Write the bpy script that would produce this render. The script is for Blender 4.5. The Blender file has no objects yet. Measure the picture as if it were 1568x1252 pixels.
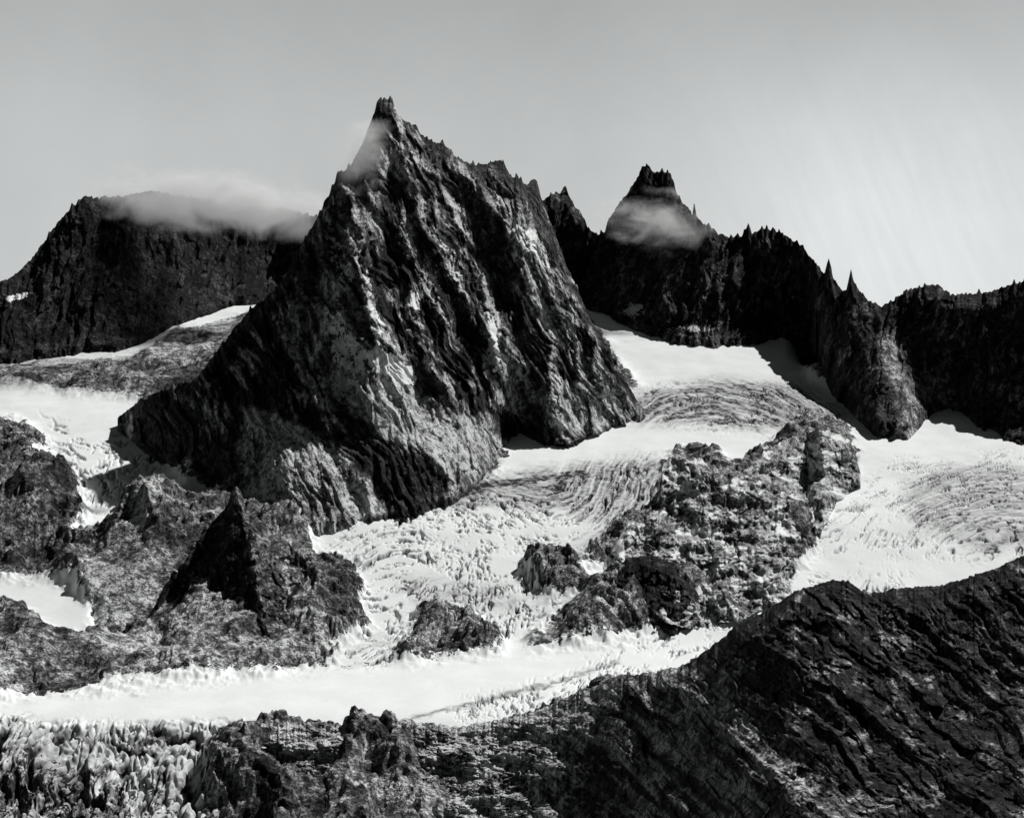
import bpy, math, numpy as np
from mathutils import Vector
F=2154.0; CX=784.0; HV=600.0
# ---------------------------------------------------------------- noise
rs=np.random.RandomState(7)
ga=rs.rand(4096)*2*np.pi; GX=np.cos(ga); GY=np.sin(ga)
RA=rs.rand(4096); RB=rs.rand(4096); RC=rs.rand(4096)*2-1; RD=rs.rand(4096)*2-1; RE=rs.rand(4096)*2-1
def _h(ix,iy,seed):
    h=(ix*374761393+iy*668265263+seed*974711)&0x7fffffff
    h=((h^(h>>13))*1274126177)&0x7fffffff
    return (h^(h>>16))&4095
def perlin(x,y,seed=0):
    x,y=np.broadcast_arrays(x,y)
    x0=np.floor(x).astype(np.int64); y0=np.floor(y).astype(np.int64)
    fx=x-x0; fy=y-y0
    sx=fx*fx*fx*(fx*(fx*6-15)+10); sy=fy*fy*fy*(fy*(fy*6-15)+10)
    def d(i,j):
        k=_h(x0+i,y0+j,seed); return GX[k]*(fx-i)+GY[k]*(fy-j)
    a=d(0,0)+(d(1,0)-d(0,0))*sx; b=d(0,1)+(d(1,1)-d(0,1))*sx
    return (a+(b-a)*sy)*1.5
def facet(x,y,seed=0):
    # blocky rock: every cell is its own tilted plane
    x0=np.floor(x).astype(np.int64); y0=np.floor(y).astype(np.int64)
    best=np.full(x.shape,9.0); val=np.zeros(x.shape)
    for i in (-1,0,1):
        for j in (-1,0,1):
            k=_h(x0+i,y0+j,seed); dx=x-(x0+i+RA[k]); dy=y-(y0+j+RB[k])
            d=dx*dx+dy*dy; m=d<best
            val=np.where(m,RC[k]*dx*1.4+RD[k]*dy*1.4+RE[k]*.35,val); best=np.where(m,d,best)
    return val
def fbm(x,y,o=5,r=0.5,seed=0):
    s=0;a=1;t=0
    for i in range(o):
        s=s+a*perlin(x,y,seed+i*17); t+=a; a*=r; x=x*2.03+3.7; y=y*2.03+1.3
    return s/t
def ridged(x,y,o=5,r=0.5,seed=0):
    s=0;a=1;t=0
    for i in range(o):
        s=s+a*(1-2*np.abs(perlin(x,y,seed+i*17))); t+=a; a*=r; x=x*2.03+3.7; y=y*2.03+1.3
    return s/t
def sst(a,b,x):
    t=np.clip((x-a)/(b-a),0,1); return t*t*(3-2*t)
def terr(h,n):
    f=np.floor(h*n); return (f+sst(0,.4,h*n-f))/n
# ---------------------------------------------------------------- plan rasters
U0,U1,V0,V1=-260,1840,0,1420
W=U1-U0; H=V1-V0
def inside(poly):
    P=np.array(poly,float); m=np.zeros((H,W),bool)
    x0=max(int(P[:,0].min())-1,U0); x1=min(int(P[:,0].max())+2,U1)
    y0=max(int(P[:,1].min())-1,V0); y1=min(int(P[:,1].max())+2,V1)
    xs=np.arange(x0,x1)+.5; ys=np.arange(y0,y1)+.5
    X,Y=np.meshgrid(xs,ys); r=np.zeros(X.shape,bool)
    n=len(P)
    for i in range(n):
        ax,ay=P[i]; bx,by=P[(i+1)%n]
        if ay==by: continue
        c=((ay>Y)!=(by>Y))&(X<(bx-ax)*(Y-ay)/(by-ay)+ax); r^=c
    m[y0-V0:y1-V0,x0-U0:x1-U0]=r
    return m
def blur(a,k):
    for _ in range(2):
        for ax in (0,1):
            p=np.pad(a,[(k+1,k) if i==ax else (0,0) for i in (0,1)],mode='edge')
            c=np.cumsum(p,axis=ax)
            a=(c[2*k+1:]-c[:-2*k-1])/(2*k+1) if ax==0 else (c[:,2*k+1:]-c[:,:-2*k-1])/(2*k+1)
    return a
def raster(default,items,k=3):
    a=np.full((H,W),float(default))
    for poly,val in items: a[inside(poly)]=val
    return blur(a,k) if k else a
def look(a,u,v):
    x=np.clip(u-U0-.5,0,W-1.001); y=np.clip(v-V0-.5,0,H-1.001)
    i=x.astype(int); j=y.astype(int); fx=x-i; fy=y-j
    return (a[j,i]*(1-fx)+a[j,i+1]*fx)*(1-fy)+(a[j+1,i]*(1-fx)+a[j+1,i+1]*fx)*fy

fv=[300,400,450,520,580,640,700,800,900,980,1050,1095,1260,1400]
fd=[64,58,54,47,42,37,33,28,25,23,20,18.5,16.3,14.5]
kk=np.arange(300,1401,1.0); fdk=np.interp(kk,fv,fd); g=np.exp(-np.linspace(-2,2,61)**2); g/=g.sum()
fds=np.convolve(np.pad(fdk,30,mode='edge'),g,mode='valid')
def floorD(v): return np.interp(v,kk,fds)

# ---------------------------------------------------------------- mesh helper
def grid_mesh(name,X,Y,Z,surf,mat):
    r,c=X.shape
    me=bpy.data.meshes.new(name)
    n=r*c; me.vertices.add(n)
    me.vertices.foreach_set('co',np.stack([X,Y,Z],-1).astype(np.float32).ravel())
    idx=np.arange(n).reshape(r,c)
    q=np.stack([idx[:-1,:-1],idx[:-1,1:],idx[1:,1:],idx[1:,:-1]],-1).reshape(-1,4)
    m=len(q); me.loops.add(m*4); me.polygons.add(m)
    me.loops.foreach_set('vertex_index',q.astype(np.int32).ravel())
    me.polygons.foreach_set('loop_start',np.arange(0,m*4,4,dtype=np.int32))
    me.polygons.foreach_set('loop_total',np.full(m,4,np.int32))
    me.polygons.foreach_set('use_smooth',np.ones(m,bool))
    me.update(calc_edges=True)
    at=me.attributes.new('surf','FLOAT_COLOR','POINT')
    col=np.ones((n,4),np.float32)
    for i in range(3): col[:,i]=np.broadcast_to(surf[i],(r,c)).ravel()
    at.data.foreach_set('color',col.ravel())
    me.materials.append(mat)
    ob=bpy.data.objects.new(name,me); bpy.context.collection.objects.link(ob)
    return ob
# ---------------------------------------------------------------- material
def terrain_mat(name,scale=1.0,bump=0.05):
    m=bpy.data.materials.new(name); m.use_nodes=True; nt=m.node_tree; N=nt.nodes; L=nt.links
    for x in list(N): N.remove(x)
    out=N.new('ShaderNodeOutputMaterial'); bs=N.new('ShaderNodeBsdfPrincipled')
    bs.inputs['Roughness'].default_value=.9
    bs.inputs['Specular IOR Level'].default_value=.08
    L.new(bs.outputs[0],out.inputs[0])
    at=N.new('ShaderNodeAttribute'); at.attribute_name='surf'
    sep=N.new('ShaderNodeSeparateColor'); L.new(at.outputs['Color'],sep.inputs[0])
    tc=N.new('ShaderNodeTexCoord')
    def noise(s,d,r,dist=0):
        n=N.new('ShaderNodeTexNoise'); n.inputs['Scale'].default_value=s*scale; n.inputs['Detail'].default_value=d
        n.inputs['Roughness'].default_value=r; n.inputs['Distortion'].default_value=dist
        L.new(tc.outputs['Object'],n.inputs['Vector']); return n.outputs['Fac']
    def math_(op,a,b=None,c=None):
        n=N.new('ShaderNodeMath'); n.operation=op
        for i,x in enumerate((a,b,c)):
            if x is None: continue
            if isinstance(x,(int,float)): n.inputs[i].default_value=x
            else: L.new(x,n.inputs[i])
        return n.outputs[0]
    def mr(x,a,b,c,d,t='SMOOTHSTEP'):
        n=N.new('ShaderNodeMapRange'); n.interpolation_type=t
        L.new(x,n.inputs[0])
        for i,q in enumerate((a,b,c,d)): n.inputs[i+1].default_value=q
        return n.outputs[0]
    n1=noise(7,4,.62); n2=noise(24,2,.6); n3=noise(1.6,3,.6)
    w=math_('MULTIPLY_ADD',math_('SUBTRACT',n1,.5),1.5,sep.outputs[0])
    w=math_('MULTIPLY_ADD',math_('SUBTRACT',n2,.5),.9,w)
    snow=mr(w,.44,.56,0,1)
    k=math_('MULTIPLY',mr(n1,.40,.64,.35,1.8),mr(n2,.40,.62,.5,1.75))
    k=math_('MULTIPLY',k,mr(n3,.34,.66,.4,1.65))
    rock=math_('MINIMUM',math_('MULTIPLY',sep.outputs[1],k),.6)
    d=math_('MULTIPLY',sep.outputs[2],mr(n1,.35,.65,.65,1.3))
    ice=math_('MULTIPLY_ADD',d,-.80,.83); ice=math_('MAXIMUM',ice,.03)
    ice=math_('MULTIPLY',ice,mr(n3,.3,.7,.93,1.0))
    mx=N.new('ShaderNodeMix'); mx.data_type='FLOAT'
    L.new(snow,mx.inputs[0]); L.new(rock,mx.inputs[2]); L.new(ice,mx.inputs[3])
    cc=N.new('ShaderNodeCombineColor')
    L.new(math_('MULTIPLY',mx.outputs[0],.975),cc.inputs[0]); L.new(mx.outputs[0],cc.inputs[1]); L.new(mx.outputs[0],cc.inputs[2])
    L.new(cc.outputs[0],bs.inputs['Base Color'])
    hgt=math_('MULTIPLY_ADD',n2,.4,n1)
    b=N.new('ShaderNodeBump'); b.inputs['Distance'].default_value=bump/scale*1.3
    L.new(hgt,b.inputs['Height']); L.new(mr(snow,0,1,1.0,.08),b.inputs['Strength'])
    L.new(b.outputs[0],bs.inputs['Normal'])
    return m
M_near=terrain_mat('foreground_rock',1.7); M_mid=terrain_mat('rock_and_glacier_ice',1.0); M_far=terrain_mat('mountain_rock',.6)

# ---------------------------------------------------------------- floor maps
strips=[
 [(-260,550),(8,541),(60,528),(150,521),(210,512),(262,487),(272,500),(230,532),(200,548),(120,561),(8,565),(-260,572)],
 [(276,491),(330,458),(380,442),(432,414),(450,414),(440,450),(395,474),(370,483),(340,489),(300,502),(276,505)]]
snowP=[
 [(-260,575),(8,580),(60,592),(120,600),(210,608),(228,625),(218,645),(240,680),(258,695),(278,738),(340,745),(350,755),(280,764),(215,762),(190,792),(165,812),(130,818),(105,820),(130,790),(120,760),(90,735),(60,715),(50,700),(75,690),(60,665),(20,645),(-260,625)],
 [(-260,880),(8,882),(60,882),(112,888),(138,925),(150,972),(100,974),(50,956),(8,930),(-260,904)],
 [(860,430),(1270,430),(1262,500),(1245,540),(1235,560),(1250,580),(1290,600),(1330,630),(1380,645),(1405,600),(1460,590),(1500,600),(1580,650),(1840,665),(1840,1000),(1500,1000),(1200,1000),(1150,1000),(1040,1050),(1000,1060),(930,1060),(880,1080),(820,1100),(760,1125),(700,1130),(640,1125),(560,1130),(500,1120),(400,1120),(385,1130),(335,1142),(320,1165),(315,1215),(312,1240),(300,1300),(-260,1400),(-260,1090),(8,1068),(100,1055),(250,1040),(420,1028),(500,1020),(600,1014),(750,1000),(850,990),(950,980),(995,965),(1000,935),(1050,920),(1120,905),(1190,882),(1235,860),(1255,830),(1240,800),(1250,760),(1305,725),(1312,690),(1300,655),(1230,625),(1225,655),(1200,668),(1170,695),(1130,725),(1095,705),(1100,690),(1050,690),(1015,715),(1010,760),(990,790),(950,810),(910,850),(880,870),(830,855),(800,870),(830,910),(880,908),(905,918),(850,935),(840,965),(800,995),(755,1003),(772,985),(740,960),(700,932),(645,935),(640,960),(620,990),(605,1017),(490,1024),(515,1000),(560,960),(556,920),(552,872),(530,852),(490,847),(452,806),(540,780),(640,765),(740,735),(775,700),(740,630),(800,600),(900,600),(985,600),(950,560),(935,530),(905,490)],
 [(888,872),(945,858),(952,870),(915,902),(895,890)],
]
SN=raster(0,[(p,1) for p in snowP],1)
for p,val in [([(650,945),(700,938),(735,962),(755,985),(735,1000),(640,1006),(605,1006),(628,985)],0),
          ([(800,868),(850,858),(880,872),(900,905),(860,912),(830,910)],.15),
          ([(-260,1150),(60,1155),(120,1170),(200,1205),(270,1215),(300,1300),(-260,1300)],.60)]:
    SN[inside(p)]=val
for p in strips: SN[inside(p)]=1.6
SN=blur(SN,3)
TONE=raster(.15,[
 ([(-260,650),(60,700),(110,770),(100,830),(160,850),(200,800),(260,770),(350,780),(300,850),(220,900),(110,880),(-260,880)],.10),
 ([(130,850),(200,830),(280,880),(250,960),(170,960),(140,920)],.26),
 ([(180,790),(230,780),(250,830),(200,860),(150,840)],.28),
 ([(-260,930),(60,960),(200,970),(300,1000),(420,1020),(200,1040),(-260,1060)],.22),
 ([(250,935),(330,920),(420,960),(520,1000),(480,1020),(300,1020)],.28),
 ([(200,500),(360,470),(360,520),(230,560)],.32),
 ([(860,940),(1000,935),(1000,975),(850,995),(790,1000)],.28),
 ([(230,600),(340,560),(360,700),(300,740),(250,690)],.03),  # the peak's cast shadow, painted as dark ground
 ([(500,850),(560,870),(560,960),(500,1010),(440,900)],.09),
],5)
SMOOTH=raster(0,[
 ([(130,850),(200,830),(280,880),(250,960),(170,960),(140,920)],.85),
 ([(-260,990),(60,1000),(200,990),(300,1010),(420,1020),(200,1040),(-260,1060)],.7),
 ([(250,935),(330,920),(420,960),(520,1000),(480,1020),(300,1020)],.5),
 ([(200,500),(360,470),(360,520),(230,560)],.7)],10)
dirt_items=[
 ([(960,645),(985,600),(1100,580),(1220,590),(1310,640),(1200,655),(1060,650)],.80),
 ([(640,775),(740,732),(900,708),(1012,700),(1000,780),(940,805),(860,780),(760,775)],.66),
 ([(940,800),(1000,780),(960,830),(900,850),(850,850)],.4),
 ([(-260,562),(200,545),(350,500),(340,560),(230,602),(130,598),(-260,578)],.85),
 ([(1380,740),(1480,710),(1580,720),(1840,760),(1840,840),(1500,840),(1400,800)],.5),
 ([(-260,1110),(100,1120),(380,1120),(330,1150),(315,1240),(200,1300),(-260,1300)],.25),
 ([(-260,1165),(60,1165),(150,1190),(250,1300),(-260,1300)],.5),
 ([(600,880),(760,890),(850,940),(700,935),(640,930)],.35),
 ([(500,1000),(600,960),(610,1017),(500,1022)],.25)]
DIRT=raster(.02,dirt_items,8)
MOR=raster(0,[([(620,1099),(740,1069),(850,1043),(950,1008),(950,1012),(850,1048),(740,1074),(620,1103)],.8),
 ([(640,765),(760,738),(900,722),(900,728),(760,747),(640,774)],.8)],2)
CREV=raster(0,[
 ([(500,790),(780,760),(1000,700),(1000,790),(900,860),(840,960),(760,990),(640,960),(560,960),(530,870)],1),
 ([(60,640),(240,680),(280,750),(180,800),(100,740)],.8),
 ([(960,645),(985,590),(1220,590),(1300,640),(1200,660)],.6),
 ([(1270,770),(1400,700),(1580,690),(1840,700),(1840,850),(1500,850),(1250,850)],.7),
 ([(640,1100),(860,1045),(1000,975),(1200,885),(1400,885),(1050,1040),(850,1090)],1),
 ([(540,870),(640,870),(640,960),(600,1015),(500,1015)],1),
],10)
SER=raster(0,[([(-260,1092),(100,1105),(390,1110),(385,1135),(330,1145),(315,1250),(300,1300),(-260,1320)],1)],6)
ROCKY=1-blur((SN>.5).astype(float),9)

us=np.arange(-250,1830,1.5); vs=np.concatenate([np.arange(1400,1290,-4),np.arange(1290,436,-1.2)])
u,v=np.meshgrid(us,vs)
D=floorD(v)
X=(u-CX)/F*D; Y=D.copy(); Z=(HV-v)/F*D
j1=fbm(X*1.3,Y*1.3,4,.6,11); j2=fbm(X*1.3,Y*1.3,4,.6,23); j3=fbm(X*5,Y*5,3,.6,29)
js=np.clip((v-470)/250,.12,1)
wu=u+(j1*20+j3*10)*js; wv=v+(j2*11+j3*6)*js
sn=look(SN,wu,wv); tone=look(TONE,wu,wv); dirt_shade=look(DIRT,wu,wv); cr=look(CREV,wu,wv); ser=look(SER,wu,wv); rk=look(ROCKY,wu,wv)
smo=1-look(SMOOTH,wu,wv); mor=look(MOR,u+j3*6,v+j3*5)
wx=X+.25*fbm(X*1.1,Y*1.1,3,.5,91); wy=Y+.35*fbm(X*1.1,Y*1.1,3,.5,93)
fa=facet(wx*1.5,wy*.7,401); fb=facet(wx*3.8,wy*1.4,403); fc=facet(wx*8.5,wy*3.0,405)
far=np.clip(28/D,.4,1)
tr=terr(fbm(X*.7+Y*.1,Y*.45,5,.48,431),6); tr2=terr(fbm(X*2.0,Y*1.0,4,.5,433),5)
Z+=rk*far*(.36*ridged(X*.42,Y*.32,4,.42,41)+smo*(.62*tr+.12*tr2+.07*fa+.032*fb+.012*fc)+.02)
for (hu,hv,ru,rv,hh) in [(215,815,75,45,.5),(50,760,70,50,.5),(330,965,90,35,.3),(40,1000,90,30,.25),(690,975,50,20,.15),(880,965,70,20,.12),(480,900,45,45,.25)]:
    Z+=hh*np.exp(-(((u-hu)/ru)**2+((v-hv)/rv)**2))*np.clip(rk,0.0,1)
Z+=(1-rk)*.06*fbm(X*.4,Y*.3,3,.5,51)
th=.35+.7*perlin(u/380,v/300,61)
ca,sa=np.cos(th),np.sin(th)
w1=fbm(u/60,v/44,5,.55,63)*26
p=(u*sa+v*ca*1.6)+w1; q=u*ca-v*sa
c1=1-np.abs(perlin(p/13,q/40,65))*2.0; c2=1-np.abs(perlin(p/7.5,q/22,67))*2.0
brk=sst(-.12,.18,fbm(u/50,v/32,4,.6,69)+.06)
brk2=sst(-.08,.14,perlin(p/26,q/26,68)+.03)
crk=cr*(sst(.62,.86,c1)*brk2+.7*sst(.70,.92,c2)*sst(-.1,.15,perlin(p/18,q/18,70)))*brk
Z-=.15*crk
dirt_shade=np.clip(dirt_shade*(.85+.7*perlin(p/10,q/120,71)+.6*perlin(p/4,q/60,72))+1.25*crk*(.75+dirt_shade)+mor,0,1)  # dirty ice bands, plus crevasse shade painted as darker ice
# icefall seracs
sx_=wx*5.0+.8*perlin(X*3,Y*2,95); s1=facet(sx_,wy*2.0,411); s2=facet(sx_*2.5,wy*5.2,413)
gap=1-np.abs(perlin(wx*3.4,wy*1.5,415))*2; gap2=1-np.abs(perlin(wx*8.5,wy*3.4,417))*2
va=.35+1.2*sst(-.2,.3,fbm(X*1.0,Y*.8,3,.5,421))
Z+=ser*(va*(.05*s1+.022*s2)-.14*sst(.45,.95,gap)*va-.05*sst(.55,.95,gap2)+.04+.20*terr(fbm(X*1.3,Y*1.1,4,.55,419),6))
dirt_shade=np.clip(dirt_shade+ser*(1.1*sst(.45,.85,gap)+.7*sst(.5,.9,gap2)+.2*s2+.5*sst(.05,.3,fbm(X*2,Y*1.5,4,.6,423)))*np.clip(va,0,1.1),0,1)  # shade in the serac gaps is painted into the ice colour
tone=tone*np.clip(1+1.5*fbm(X*.6,Y*.5,4,.55,81)+.45*fb+.3*fc,.15,2.6)
Z-=sst(1200,1270,u)*sst(575,480,v)*4+sst(470,436,v)*sst(900,860,u)*3
grid_mesh('valley_glacier_and_moraine_terrain',X,Y,Z,(sn,np.clip(tone,.012,.5),dirt_shade),M_mid)

# ---------------------------------------------------------------- ridge layers
def boxs(a,k):
    if k<1: return a
    kr=np.ones(2*k+1)/(2*k+1)
    for _ in range(2): a=np.convolve(np.pad(a,k,mode='edge'),kr,mode='valid')
    return a
def layer(name,top,bot,kappa,relief,surf,mat,du=1.3,dv=1.3,jag=4,jagl=9,ext=45,smooth=8,wide=70,seed=100,back=14,bstep=.45,bj_=7):
    T=np.array(top,float); B=np.array(bot,float)
    us=np.arange(T[0,0],T[-1,0],du)
    vt=np.interp(us,T[:,0],T[:,1]); vb=np.interp(us,B[:,0],B[:,1])
    hgt=np.clip((vb-vt)/60,0,1)
    z0=us*0
    vb=vb+hgt*bj_*fbm(us/30,z0+.7,4,.6,seed+8)*1.5
    j=ridged(us/(jagl*3),z0+.5,4,.65,seed)
    spike=np.clip(1-np.abs(((us/jagl+.6*perlin(us/30,z0+1.1,seed+3))%1)-.5)*3.2,0,1)*np.clip(perlin(us/(jagl*1.7),z0+3.3,seed+5)+.1,0,1)
    vt=vt-hgt*jag*(j-.2)-hgt*jag*3.0*spike-hgt*jag*.7*facet(us/5.,z0+.3,seed+6)
    vb=np.maximum(vb,vt+1)
    Db=boxs(floorD(vb),int(smooth/du)); Dw=boxs(floorD(vb),int(wide/du))
    n=int((vb-vt).max()/dv)+8
    t=np.linspace(0,1,n)[:,None]
    lo=vb+ext; v=lo[None]+(vt-lo)[None]*t; u=np.broadcast_to(us[None],v.shape).copy()
    m=sst(0,170,vb[None]-v)
    D=(Db[None]*(1-m)+Dw[None]*m)*(1+kappa*(vb[None]-v)/F)
    D=D*(1-22*np.exp(-np.clip(vb[None]-v,0,None)/16.)/F*hgt[None])
    R=relief(u,v)
    edge=np.clip((v-vt[None])/30+.25,0,1)
    D=D*(1-R*edge/F)
    X=(u-CX)/F*D; Y=D; Z=(HV-v)/F*D
    s=[np.broadcast_to(a,v.shape) for a in surf(u,v)]
    bj=np.arange(1,back+1)[:,None]
    nb=fbm(us[None]/40+0*bj,bj*.6+0*us[None],3,.5,seed+9)*.5
    Xb=np.repeat(X[-1:],back,0); Yb=Y[-1:]+bj*bstep; Zb=Z[-1:]-bj*bstep*(1.0+.5*nb)
    X=np.vstack([X,Xb]);Y=np.vstack([Y,Yb]);Z=np.vstack([Z,Zb])
    s=[np.vstack([a,np.repeat(a[-1:],back,0)]) for a in s]
    return grid_mesh(name,X,Y,Z,s,mat)

def crag(s,v,a,seed,asp=2.6):
    w=fbm(s/(a*1.5),v/(a*2),3,.5,seed+1)*a*.35
    return a*.36*facet((s+w)/a,v/(a*asp),seed)+a*.19*facet((s+w)/(a*.42),v/(a*.42*asp),seed+3)+a*.085*facet((s+w)/(a*.19),v/(a*.19*asp),seed+5)

# --- left massif
def relA(u,v):
    s=u+(v-300)*.25+fbm(u/90,v/90,3,.5,201)*20
    return 34*ridged(s/85,v/260,4,.5,203)+crag(s,v,20,205)*.7
def surfA(u,v):
    s=u+(v-300)*.25
    t=.018*(1+.9*fbm(u/40,v/70,4,.6,211)+.6*facet(s/10,v/26,213))
    sn=np.exp(-(((u-22)/26)**2+((v-456-(u-22)*-.25)/7)**2))
    return sn*.75,np.clip(t,.006,.2),0*u
layer('left_mountain_massif',[(-240,520),(-100,470),(8,430),(25,420),(60,382),(90,340),(112,316),(128,302),(150,303),(190,300),(230,292),(270,300),(330,306),(390,322),(430,318),(480,332),(600,340),(660,420)],
 [(-240,560),(8,548),(60,534),(150,527),(210,518),(260,494),(330,466),(380,450),(432,424),(470,436),(660,460)],.75,relA,surfA,M_far,jag=3,jagl=14,seed=220,bj_=0,ext=22)
# --- right ridge
def relB(u,v):
    s=u+(v-350)*.18+fbm(u/70,v/70,3,.5,301)*18
    return 36*ridged(s/70,v/240,4,.5,303)+14*ridged(s/26,v/110,3,.5,307)+crag(s,v,20,305)*.9+55*np.exp(-((u-1300-(v-480)*.35)/45)**2)*sst(430,520,v)
def surfB(u,v):
    s=u+(v-350)*.18+fbm(u/70,v/70,3,.5,301)*18
    t=.026*(1+.9*fbm(u/35,v/60,4,.6,311)+.7*facet(s/9,v/24,313))
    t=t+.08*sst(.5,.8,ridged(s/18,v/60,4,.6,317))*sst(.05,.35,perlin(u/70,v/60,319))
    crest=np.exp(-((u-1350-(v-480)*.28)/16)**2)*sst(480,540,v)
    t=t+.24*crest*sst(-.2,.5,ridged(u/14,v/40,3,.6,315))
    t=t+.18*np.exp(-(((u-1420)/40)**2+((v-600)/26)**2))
    sn=.7*np.exp(-(((u-970)/20)**2+((v-474)/14)**2))+.7*np.exp(-(((u-1065)/45)**2+((v-502)/9)**2))
    return sn,np.clip(t,.006,.3),0*u+.35
layer('right_mountain_ridge',[(770,330),(800,320),(830,308),(845,300),(858,295),(866,282),(872,300),(880,318),(893,335),(905,355),(915,360),(926,355),(930,340),(945,318),(960,300),(972,280),(982,262),(990,253),(1000,265),(1012,264),(1027,268),(1034,292),(1045,312),(1055,318),(1060,330),(1063,312),(1067,333),(1075,342),(1085,347),(1100,358),(1120,365),(1138,362),(1146,343),(1152,358),(1165,350),(1185,353),(1205,362),(1225,375),(1245,400),(1262,420),(1269,396),(1276,428),(1290,445),(1297,443),(1303,412),(1310,440),(1330,460),(1350,470),(1370,460),(1385,447),(1405,440),(1425,435),(1440,438),(1455,452),(1480,450),(1510,448),(1540,440),(1568,430),(1640,400),(1800,380)],
 [(770,480),(830,470),(888,456),(930,470),(960,487),(1000,499),(1040,517),(1090,519),(1150,514),(1200,502),(1250,502),(1250,545),(1255,575),(1290,607),(1340,642),(1398,652),(1412,625),(1460,612),(1500,640),(1530,662),(1568,667),(1800,690)],
 .7,relB,surfB,M_far,jag=3.6,jagl=9,seed=320,smooth=10,bj_=4)

# --- central peak
SNP=raster(0,[([(575,515),(592,540),(625,558),(642,578),(634,592),(605,582),(578,567),(562,545)],1.5),
  ([(740,470),(752,478),(768,520),(770,560),(755,570),(748,540)],.66),
  ([(500,470),(530,480),(560,540),(560,580),(520,570),(500,520)],.54),
  ([(490,340),(520,370),(545,420),(540,440),(510,410)],.55),
  ([(660,340),(690,370),(710,420),(700,440),(670,390)],.44),
  ([(770,320),(820,360),(850,410),(840,420),(790,370)],.58),
  ([(625,440),(648,450),(645,475),(622,470)],.66),
  ([(560,400),(575,440),(585,520),(570,520),(558,450)],.48)],3)
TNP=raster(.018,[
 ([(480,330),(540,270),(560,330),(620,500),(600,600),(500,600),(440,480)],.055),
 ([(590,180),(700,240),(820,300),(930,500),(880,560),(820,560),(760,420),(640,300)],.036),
 ([(650,400),(760,560),(770,640),(640,560),(560,440),(560,340)],.011),  # shaded central face, painted darker
 ([(250,600),(400,480),(450,500),(480,640),(380,640),(300,690),(220,650)],.013),  # shadow area on the left shoulder, painted into the tone
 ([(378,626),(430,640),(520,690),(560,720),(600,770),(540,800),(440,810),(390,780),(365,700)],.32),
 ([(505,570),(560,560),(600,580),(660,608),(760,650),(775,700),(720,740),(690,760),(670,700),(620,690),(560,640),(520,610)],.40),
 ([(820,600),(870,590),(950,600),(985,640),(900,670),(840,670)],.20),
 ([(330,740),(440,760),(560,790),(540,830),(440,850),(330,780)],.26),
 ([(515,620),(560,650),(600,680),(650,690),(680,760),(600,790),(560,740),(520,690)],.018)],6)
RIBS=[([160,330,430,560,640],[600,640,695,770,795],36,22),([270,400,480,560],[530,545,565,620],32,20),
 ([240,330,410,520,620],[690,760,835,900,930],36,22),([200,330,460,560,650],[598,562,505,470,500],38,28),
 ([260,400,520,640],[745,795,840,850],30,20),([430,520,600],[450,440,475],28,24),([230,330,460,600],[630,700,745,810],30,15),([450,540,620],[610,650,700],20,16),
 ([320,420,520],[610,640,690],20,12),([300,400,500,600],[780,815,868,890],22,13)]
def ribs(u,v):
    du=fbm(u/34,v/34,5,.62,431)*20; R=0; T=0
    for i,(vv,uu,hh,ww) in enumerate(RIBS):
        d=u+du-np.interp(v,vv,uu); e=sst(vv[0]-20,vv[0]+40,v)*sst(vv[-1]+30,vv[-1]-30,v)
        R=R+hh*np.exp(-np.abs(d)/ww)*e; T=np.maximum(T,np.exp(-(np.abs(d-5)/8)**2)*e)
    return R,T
def relC(u,v):
    s=(u-590)-(v-150)*.45+fbm(u/110,v/110,3,.5,401)*26
    r=24*ridged(s/92,v/420,3,.45,403)+20*ridged(s/38+.4*perlin(u/60,v/60,404),v/190,3,.5,405)+6*ridged(s/13,v/80,3,.55,409)
    ar=44*np.exp(-np.abs((u-545-(v-260)*.10)/60)**1.3)*sst(250,380,v)*sst(700,560,v)
    k=sst(600,660,v+(u-560)*-.02)*sst(800,740,u)
    hump=40*np.exp(-(((u-440)/75)**2+((v-700)/70)**2))+45*np.exp(-(((u-660)/60)**2+((v-700)/60)**2))
    return r*(1-.3*k)+ar+hump+ribs(u,v)[0]+crag(s,v,30,407,3.8)*(1-.4*k)
def surfC(u,v):
    s=(u-590)-(v-150)*.45+fbm(u/110,v/110,3,.5,401)*26
    st=ridged(s/24,v/110,4,.6,411); fk=facet(s/9,v/30,412)
    wu=u+fbm(u/40,v/40,4,.6,413)*18; wv=v+fbm(u/40,v/40,4,.6,415)*18
    t=look(TNP,wu,wv); t=t*(1+.9*st+.7*fk)+(.32*sst(.5,.78,st)*sst(-.02,.28,perlin(u/60,v/90,417)+.25*fk)+.42*ribs(u,v)[1]*sst(-.1,.5,st+.5*fk))*sst(720,620,v)  # pale streaks paint sunlit ribs into the rock tone
    sn=look(SNP,wu,wv); sn=np.where(sn>.7,sn,sn*(.7+.9*np.clip(st,0,1)))
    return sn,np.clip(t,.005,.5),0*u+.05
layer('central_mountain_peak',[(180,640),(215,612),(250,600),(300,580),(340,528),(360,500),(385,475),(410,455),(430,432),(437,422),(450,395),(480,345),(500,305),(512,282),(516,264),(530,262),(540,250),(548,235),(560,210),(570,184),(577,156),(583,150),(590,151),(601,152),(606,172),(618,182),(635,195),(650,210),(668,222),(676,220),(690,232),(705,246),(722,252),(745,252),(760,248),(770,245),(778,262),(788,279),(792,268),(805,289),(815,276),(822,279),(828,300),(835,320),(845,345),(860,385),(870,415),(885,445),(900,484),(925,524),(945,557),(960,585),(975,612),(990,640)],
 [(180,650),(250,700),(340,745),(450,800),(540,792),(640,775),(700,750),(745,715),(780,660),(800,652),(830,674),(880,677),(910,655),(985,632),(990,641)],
 .78,relC,surfC,M_mid,jag=3.8,jagl=9,seed=420,smooth=14,back=20,wide=110)

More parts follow.
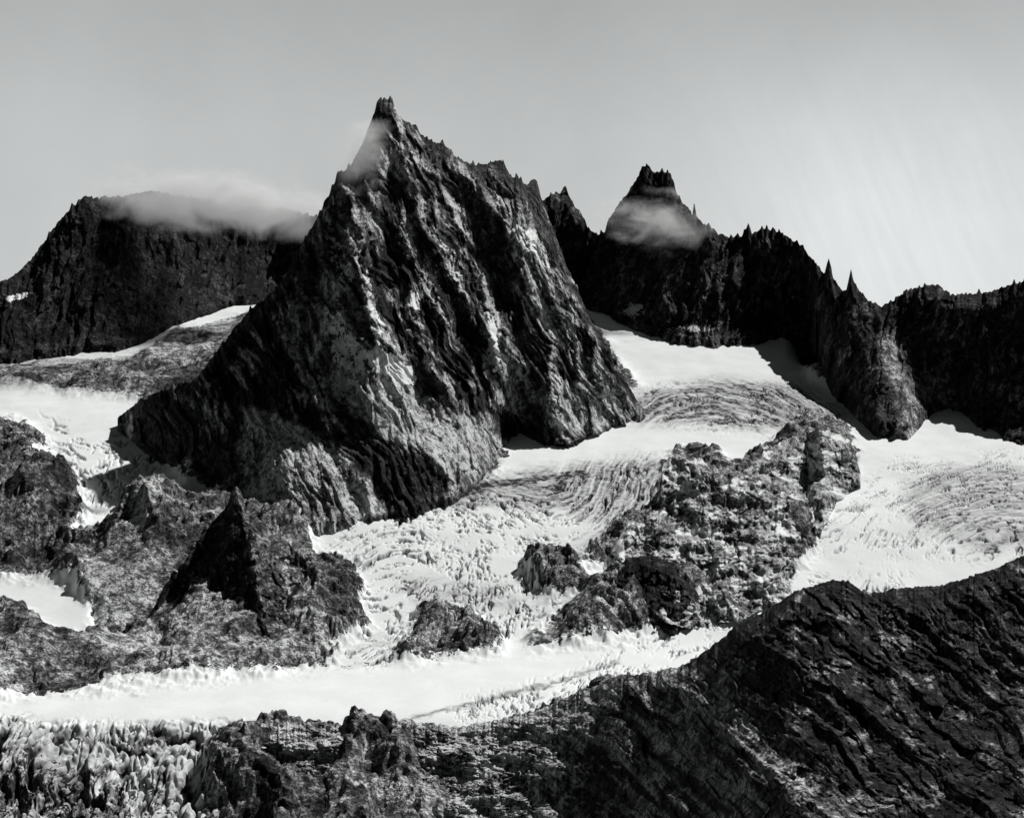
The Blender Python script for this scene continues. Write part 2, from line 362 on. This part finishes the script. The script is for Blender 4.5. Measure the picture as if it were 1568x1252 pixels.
# --- pyramid hill
def relD(u,v):
    a=362+(v-750)*.22+fbm(u/40,v/25,3,.5,501)*14
    return -.65*np.abs(u-a)+14*ridged(u/55,v/60,4,.5,503)+.6*crag(u-(v-750)*.2,v,22,505,1.4)+34
layer('pyramid_shaped_rock_hill',[(225,945),(250,910),(275,872),(300,832),(330,794),(348,776),(354,752),(362,744),(369,752),(375,775),(400,797),(430,822),(460,850),(485,885),(508,925),(535,975)],
 [(225,948),(300,965),(400,990),(480,996),(535,978)],1.3,relD,lambda u,v:(0*u,np.clip(np.where(u<362+(v-750)*.2,.020,.11)*(1+1.2*fbm(u/26,v/16,4,.65,511)+.6*facet(u/8,v/8,513)),.008,.3),0*u),M_mid,jag=2,seed=520,smooth=30,back=12,bstep=.3)  # left face painted dark as if shaded, right face paler as if sunlit
# --- bluff
def relE(u,v):
    s=u-(v-700)*.3
    return 26*ridged(s/75,v/90,4,.5,603)+.9*crag(s,v,30,605,1.3)+8*ridged((u+v*.6)/24,(v-u*.6)/50,3,.55,606)+34*terr(fbm(u/70,v/34,4,.5,617),6)
def surfE(u,v):
    a=u+v*.55; b=v-u*.35
    p_=fbm(a/60,b/24,5,.65,607)+.15*facet(a/20,b/9,609)
    return .10+.85*sst(-.04,.24,p_),np.clip(.30*(1+1.3*fbm(u/30,v/20,5,.65,611)+.5*facet(u/7,v/7,613)),.012,.48),.08+.5*sst(.1,-.2,perlin(u/20,v/9,615))
layer('rock_bluff_between_glaciers',[(925,860),(945,830),(960,802),(1005,772),(1015,712),(1040,692),(1070,697),(1090,722),(1130,730),(1165,700),(1190,680),(1230,664),(1270,660),(1300,672),(1312,700),(1318,726)],
 [(925,865),(1000,900),(1060,917),(1120,907),(1190,882),(1235,864),(1250,802),(1262,757),(1318,728)],
 1.7,relE,surfE,M_mid,jag=4,jagl=12,seed=620,smooth=20,back=12,bstep=.25)
# --- dark knoll
layer('dark_rock_knoll',[(900,925),(920,900),(940,872),(960,854),(1000,850),(1035,863),(1055,885),(1075,920)],
 [(900,926),(960,925),(1040,926),(1075,922)],1.0,lambda u,v:8*ridged(u/40,v/30,4,.55,703)+crag(u,v,16,705,1.2)-.3*np.abs(u-1000)+34,lambda u,v:(0*u,.02*(1+.8*facet(u/8,v/6,707)),0*u),M_mid,jag=2,seed=720,smooth=5,back=10,bstep=.25)
# --- foreground slope
FT=[(250,1330),(300,1262),(318,1232),(322,1165),(335,1145),(380,1130),(400,1108),(500,1106),(560,1118),(640,1108),(700,1114),(760,1103),(820,1088),(880,1064),(930,1040),(1000,1030),(1040,1022),(1070,1005),(1100,983),(1125,958),(1150,948),(1190,925),(1220,905),(1245,900),(1275,888),(1300,892),(1330,910),(1380,902),(1440,898),(1500,880),(1530,868),(1568,852),(1650,830),(1830,780)]
def fgc(u,v):
    s=(v-1000)-(u-1000)*.85+fbm(u/130,v/130,4,.55,801)*30; q=(u-1000)*.75+(v-1000)*.65
    return s,q
def fgrel(u,v):
    w=sst(780,1040,u); s,q=fgc(u,v)
    ridge=60*np.exp(-np.abs(s-20)/55)+55*np.exp(-np.abs(s+190)/70)+40*np.exp(-np.abs(s-190)/50)
    r=(ridge+34*ridged(s/120,q/500,3,.45,803)+14*ridged(s/44,q/220,3,.5,805)+1.2*crag(s,q,26,807,2.2))*w
    return r+(1-w)*(20*ridged(u/120,v/50,4,.45,809)+.8*crag(v*1.3-u*.25,u*.9,24,817,1.6)+55*terr(fbm(u/110,v/50,5,.5,819),8))
def fgs(u,v):
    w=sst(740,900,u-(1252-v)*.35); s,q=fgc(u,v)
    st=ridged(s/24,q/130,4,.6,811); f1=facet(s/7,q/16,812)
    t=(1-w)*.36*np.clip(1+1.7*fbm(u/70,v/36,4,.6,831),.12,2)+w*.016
    lit=np.exp(-((s-10)/38)**2)*w  # sunlit band, painted as paler rock
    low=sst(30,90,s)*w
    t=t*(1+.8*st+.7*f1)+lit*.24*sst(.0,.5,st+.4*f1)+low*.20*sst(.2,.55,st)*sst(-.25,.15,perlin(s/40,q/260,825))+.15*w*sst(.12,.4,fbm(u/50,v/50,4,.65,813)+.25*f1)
    gl=np.exp(-((u-745-(v-1180)*-.6+fbm(u/30,v/30,3,.6,815)*26)/15)**2)*sst(1120,1150,v)
    return .52*gl*(1-w),np.clip(t+.15*gl*(1-w),.006,.48),0*u+.3
def fg():
    T=np.array(FT,float); us=np.arange(250,1828,1.3)
    vt=np.interp(us,T[:,0],T[:,1]); vt=vt-(4*ridged(us/26,us*0+.5,4,.62,821)+2.2*facet(us/7,us*0+.2,823))*np.clip((us-300)/100,0,1)
    n=430; t=np.linspace(0,1,n)[:,None]
    vb=np.full(us.shape,1420.); v=vb[None]+(vt-vb)[None]*t; u=np.broadcast_to(us[None],v.shape).copy()
    Dt=np.interp(us,[250,700,900,1150,1830],[17.6,18.0,17.6,13.5,11.5])
    Dbm=np.interp(us,[250,700,900,1150,1830],[14.8,14.6,12.5,7.2,5.0])
    Dt=boxs(Dt,60); Dbm=boxs(Dbm,60)
    D=Dbm[None]+(Dt-Dbm)[None]*t
    edge=np.clip((v-vt[None])/40+.15,0,1)
    D=D*(1-fgrel(u,v)*edge/F*1.1)
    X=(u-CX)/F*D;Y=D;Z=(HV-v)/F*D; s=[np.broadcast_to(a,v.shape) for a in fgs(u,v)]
    bj=np.arange(1,16)[:,None]
    X=np.vstack([X,np.repeat(X[-1:],15,0)]);Y=np.vstack([Y,Y[-1:]+bj*.2]);Z=np.vstack([Z,Z[-1:]-bj*.3])
    s=[np.vstack([a,np.repeat(a[-1:],15,0)]) for a in s]
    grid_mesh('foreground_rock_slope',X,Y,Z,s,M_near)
fg()
# --- surrounding ground
g=np.linspace(-600,600,121); gx,gy=np.meshgrid(g,g)
grid_mesh('ground',gx,gy,-8+.6*fbm(gx/30,gy/30,3,.5,901),(0*gx,0*gx+.06,0*gx),M_far)

# ---------------------------------------------------------------- clouds
def cloud_mat(name,dens,scale,thr,em):
    m=bpy.data.materials.new(name); m.use_nodes=True; nt=m.node_tree; N=nt.nodes; L=nt.links
    for x in list(N): N.remove(x)
    out=N.new('ShaderNodeOutputMaterial'); vol=N.new('ShaderNodeVolumePrincipled')
    vol.inputs['Color'].default_value=(.99,.995,.995,1); vol.inputs['Anisotropy'].default_value=.3
    L.new(vol.outputs[0],out.inputs['Volume'])
    tc=N.new('ShaderNodeTexCoord'); ge=N.new('ShaderNodeNewGeometry')
    ln=N.new('ShaderNodeVectorMath'); ln.operation='LENGTH'; L.new(tc.outputs['Object'],ln.inputs[0])
    f=N.new('ShaderNodeMapRange'); L.new(ln.outputs['Value'],f.inputs[0])
    f.inputs[1].default_value=1; f.inputs[2].default_value=0; f.inputs[3].default_value=-.28; f.inputs[4].default_value=.26
    n=N.new('ShaderNodeTexNoise'); n.inputs['Scale'].default_value=scale; n.inputs['Detail'].default_value=5; n.inputs['Roughness'].default_value=.62
    n.inputs['Distortion'].default_value=.5
    mp=N.new('ShaderNodeMapping'); mp.inputs['Scale'].default_value=(.7,.8,1.1); L.new(ge.outputs['Position'],mp.inputs[0])
    L.new(mp.outputs[0],n.inputs['Vector'])
    ad=N.new('ShaderNodeMath'); ad.operation='ADD'; L.new(n.outputs['Fac'],ad.inputs[0]); L.new(f.outputs[0],ad.inputs[1])
    r=N.new('ShaderNodeMapRange'); r.interpolation_type='SMOOTHSTEP'; L.new(ad.outputs[0],r.inputs[0]); r.inputs[1].default_value=thr; r.inputs[2].default_value=thr+.5
    m2=N.new('ShaderNodeMath'); m2.operation='MULTIPLY'; L.new(r.outputs[0],m2.inputs[0]); m2.inputs[1].default_value=dens
    L.new(m2.outputs[0],vol.inputs['Density'])
    m3=N.new('ShaderNodeMath'); m3.operation='MULTIPLY'; L.new(m2.outputs[0],m3.inputs[0]); m3.inputs[1].default_value=em
    L.new(m3.outputs[0],vol.inputs['Emission Strength'])  # added glow stands in for light scattered inside the cloud
    return m
CM=cloud_mat('cloud_vapour',1.7,.8,.34,.16); CM2=cloud_mat('mist_vapour',1.9,1.5,.44,.16); CM3=cloud_mat('thin_mist_vapour',1.5,1.3,.38,.15)
def cloud(u,v,D,ru,rv,rd,mat,tilt=0):
    bpy.ops.mesh.primitive_ico_sphere_add(subdivisions=3,radius=1)
    o=bpy.context.object; o.name='cloud'; k=D/F
    o.location=((u-CX)*k,D,(HV-v)*k); o.scale=(ru*k,rd,rv*k); o.rotation_euler=(0,tilt,0); o.data.materials.append(mat)
cloud(290,308,50.2,260,66,2.0,CM,.04)
cloud(420,316,49.4,160,66,1.6,CM,.05)
cloud(550,238,32.8,56,105,1.1,CM2,.38)
cloud(1012,342,49.8,140,66,1.3,CM3,.1)

# ---------------------------------------------------------------- sun, sky
ts=Vector((.51,.38,.77)).normalized()
sd=bpy.data.lights.new('sun','SUN'); sd.energy=4.5; sd.angle=math.radians(.5); sd.color=(1,.99,.975)
so=bpy.data.objects.new('sun',sd); so.rotation_euler=ts.to_track_quat('Z','Y').to_euler(); bpy.context.collection.objects.link(so)
w=bpy.data.worlds.new("World"); bpy.context.scene.world=w; w.use_nodes=True; nt=w.node_tree; N=nt.nodes; L=nt.links
bg=N['Background']; bg.inputs[1].default_value=.1
sky=N.new('ShaderNodeTexSky'); sky.sky_type='NISHITA'; sky.sun_disc=False
sky.sun_elevation=math.asin(ts.z); sky.sun_rotation=math.atan2(ts.x,ts.y)
sky.altitude=2500
sp=N.new('ShaderNodeSeparateColor'); L.new(sky.outputs[0],sp.inputs[0])
tc=N.new('ShaderNodeTexCoord'); sx=N.new('ShaderNodeSeparateXYZ'); L.new(tc.outputs['Generated'],sx.inputs[0])
rp=N.new('ShaderNodeValToRGB'); L.new(sx.outputs[2],rp.inputs[0])
e=rp.color_ramp.elements
e[0].position=0; e[0].color=(.64,)*3+(1,); e[1].position=1; e[1].color=(.03,)*3+(1,)
for pz,c in ((.08,.61),(.18,.57),(.27,.46),(.36,.13),(.55,.04)):
    x=e.new(pz); x.color=(c,c,c,1)
def mth(op,a,b=None,c=None):
    n=N.new('ShaderNodeMath'); n.operation=op
    for i,x in enumerate((a,b,c)):
        if x is None: continue
        if isinstance(x,(int,float)): n.inputs[i].default_value=x
        else: L.new(x,n.inputs[i])
    return n.outputs[0]
def blob(cx,cz,rx,rz):
    a=mth('DIVIDE',mth('SUBTRACT',sx.outputs[0],cx),rx); b=mth('DIVIDE',mth('SUBTRACT',sx.outputs[2],cz),rz)
    return mth('EXPONENT',mth('MULTIPLY',mth('ADD',mth('MULTIPLY',a,a),mth('MULTIPLY',b,b)),-1))
# bright sky patch; its added tilted streaks imitate emulsion marks
rot=mth('MULTIPLY_ADD',sx.outputs[2],.42,sx.outputs[0]); al=mth('MULTIPLY_ADD',sx.outputs[0],-.42,sx.outputs[2])
cv=N.new('ShaderNodeCombineXYZ'); L.new(mth('MULTIPLY',rot,95),cv.inputs[0]); L.new(mth('MULTIPLY',al,9),cv.inputs[1])
cn=N.new('ShaderNodeTexNoise'); cn.inputs['Scale'].default_value=1.0; cn.inputs['Detail'].default_value=6; cn.inputs['Roughness'].default_value=.68; cn.inputs['Distortion'].default_value=.3; L.new(cv.outputs[0],cn.inputs['Vector'])
c2=N.new('ShaderNodeTexNoise'); c2.inputs['Scale'].default_value=6; c2.inputs['Detail'].default_value=5; c2.inputs['Roughness'].default_value=.6; L.new(tc.outputs['Generated'],c2.inputs['Vector'])
hz=mth('MULTIPLY',blob(.27,.11,.14,.10),mth('MULTIPLY_ADD',cn.outputs['Fac'],.7,.65))
val=mth('MULTIPLY_ADD',hz,.27,rp.outputs[0])
val=mth('MULTIPLY',val,mth('MULTIPLY_ADD',c2.outputs['Fac'],.28,.87))
mrn=N.new('ShaderNodeMapRange'); mrn.interpolation_type='SMOOTHSTEP'; L.new(sx.outputs[1],mrn.inputs[0])
for i,qv in enumerate((-.3,.8,.18,1.0)): mrn.inputs[i+1].default_value=qv
val=mth('MULTIPLY',val,mrn.outputs[0])
val=mth('MULTIPLY',val,9.0)
val=mth('MULTIPLY_ADD',sp.outputs[0],.05,val)
cb=N.new('ShaderNodeCombineColor'); L.new(mth('MULTIPLY',val,.97),cb.inputs[0]); L.new(val,cb.inputs[1]); L.new(val,cb.inputs[2])
L.new(cb.outputs[0],bg.inputs[0])
# ---------------------------------------------------------------- camera
cd=bpy.data.cameras.new('camera'); co=bpy.data.objects.new('camera',cd); bpy.context.collection.objects.link(co)
co.location=(0,0,0); co.rotation_euler=(math.radians(90),0,0); cd.sensor_width=36; cd.lens=36*F/1568; cd.shift_y=-26/1568
cd.clip_start=.1; cd.clip_end=3000
sc=bpy.context.scene; sc.camera=co
sc.view_settings.view_transform='Standard'; sc.view_settings.look='None'; sc.view_settings.exposure=0
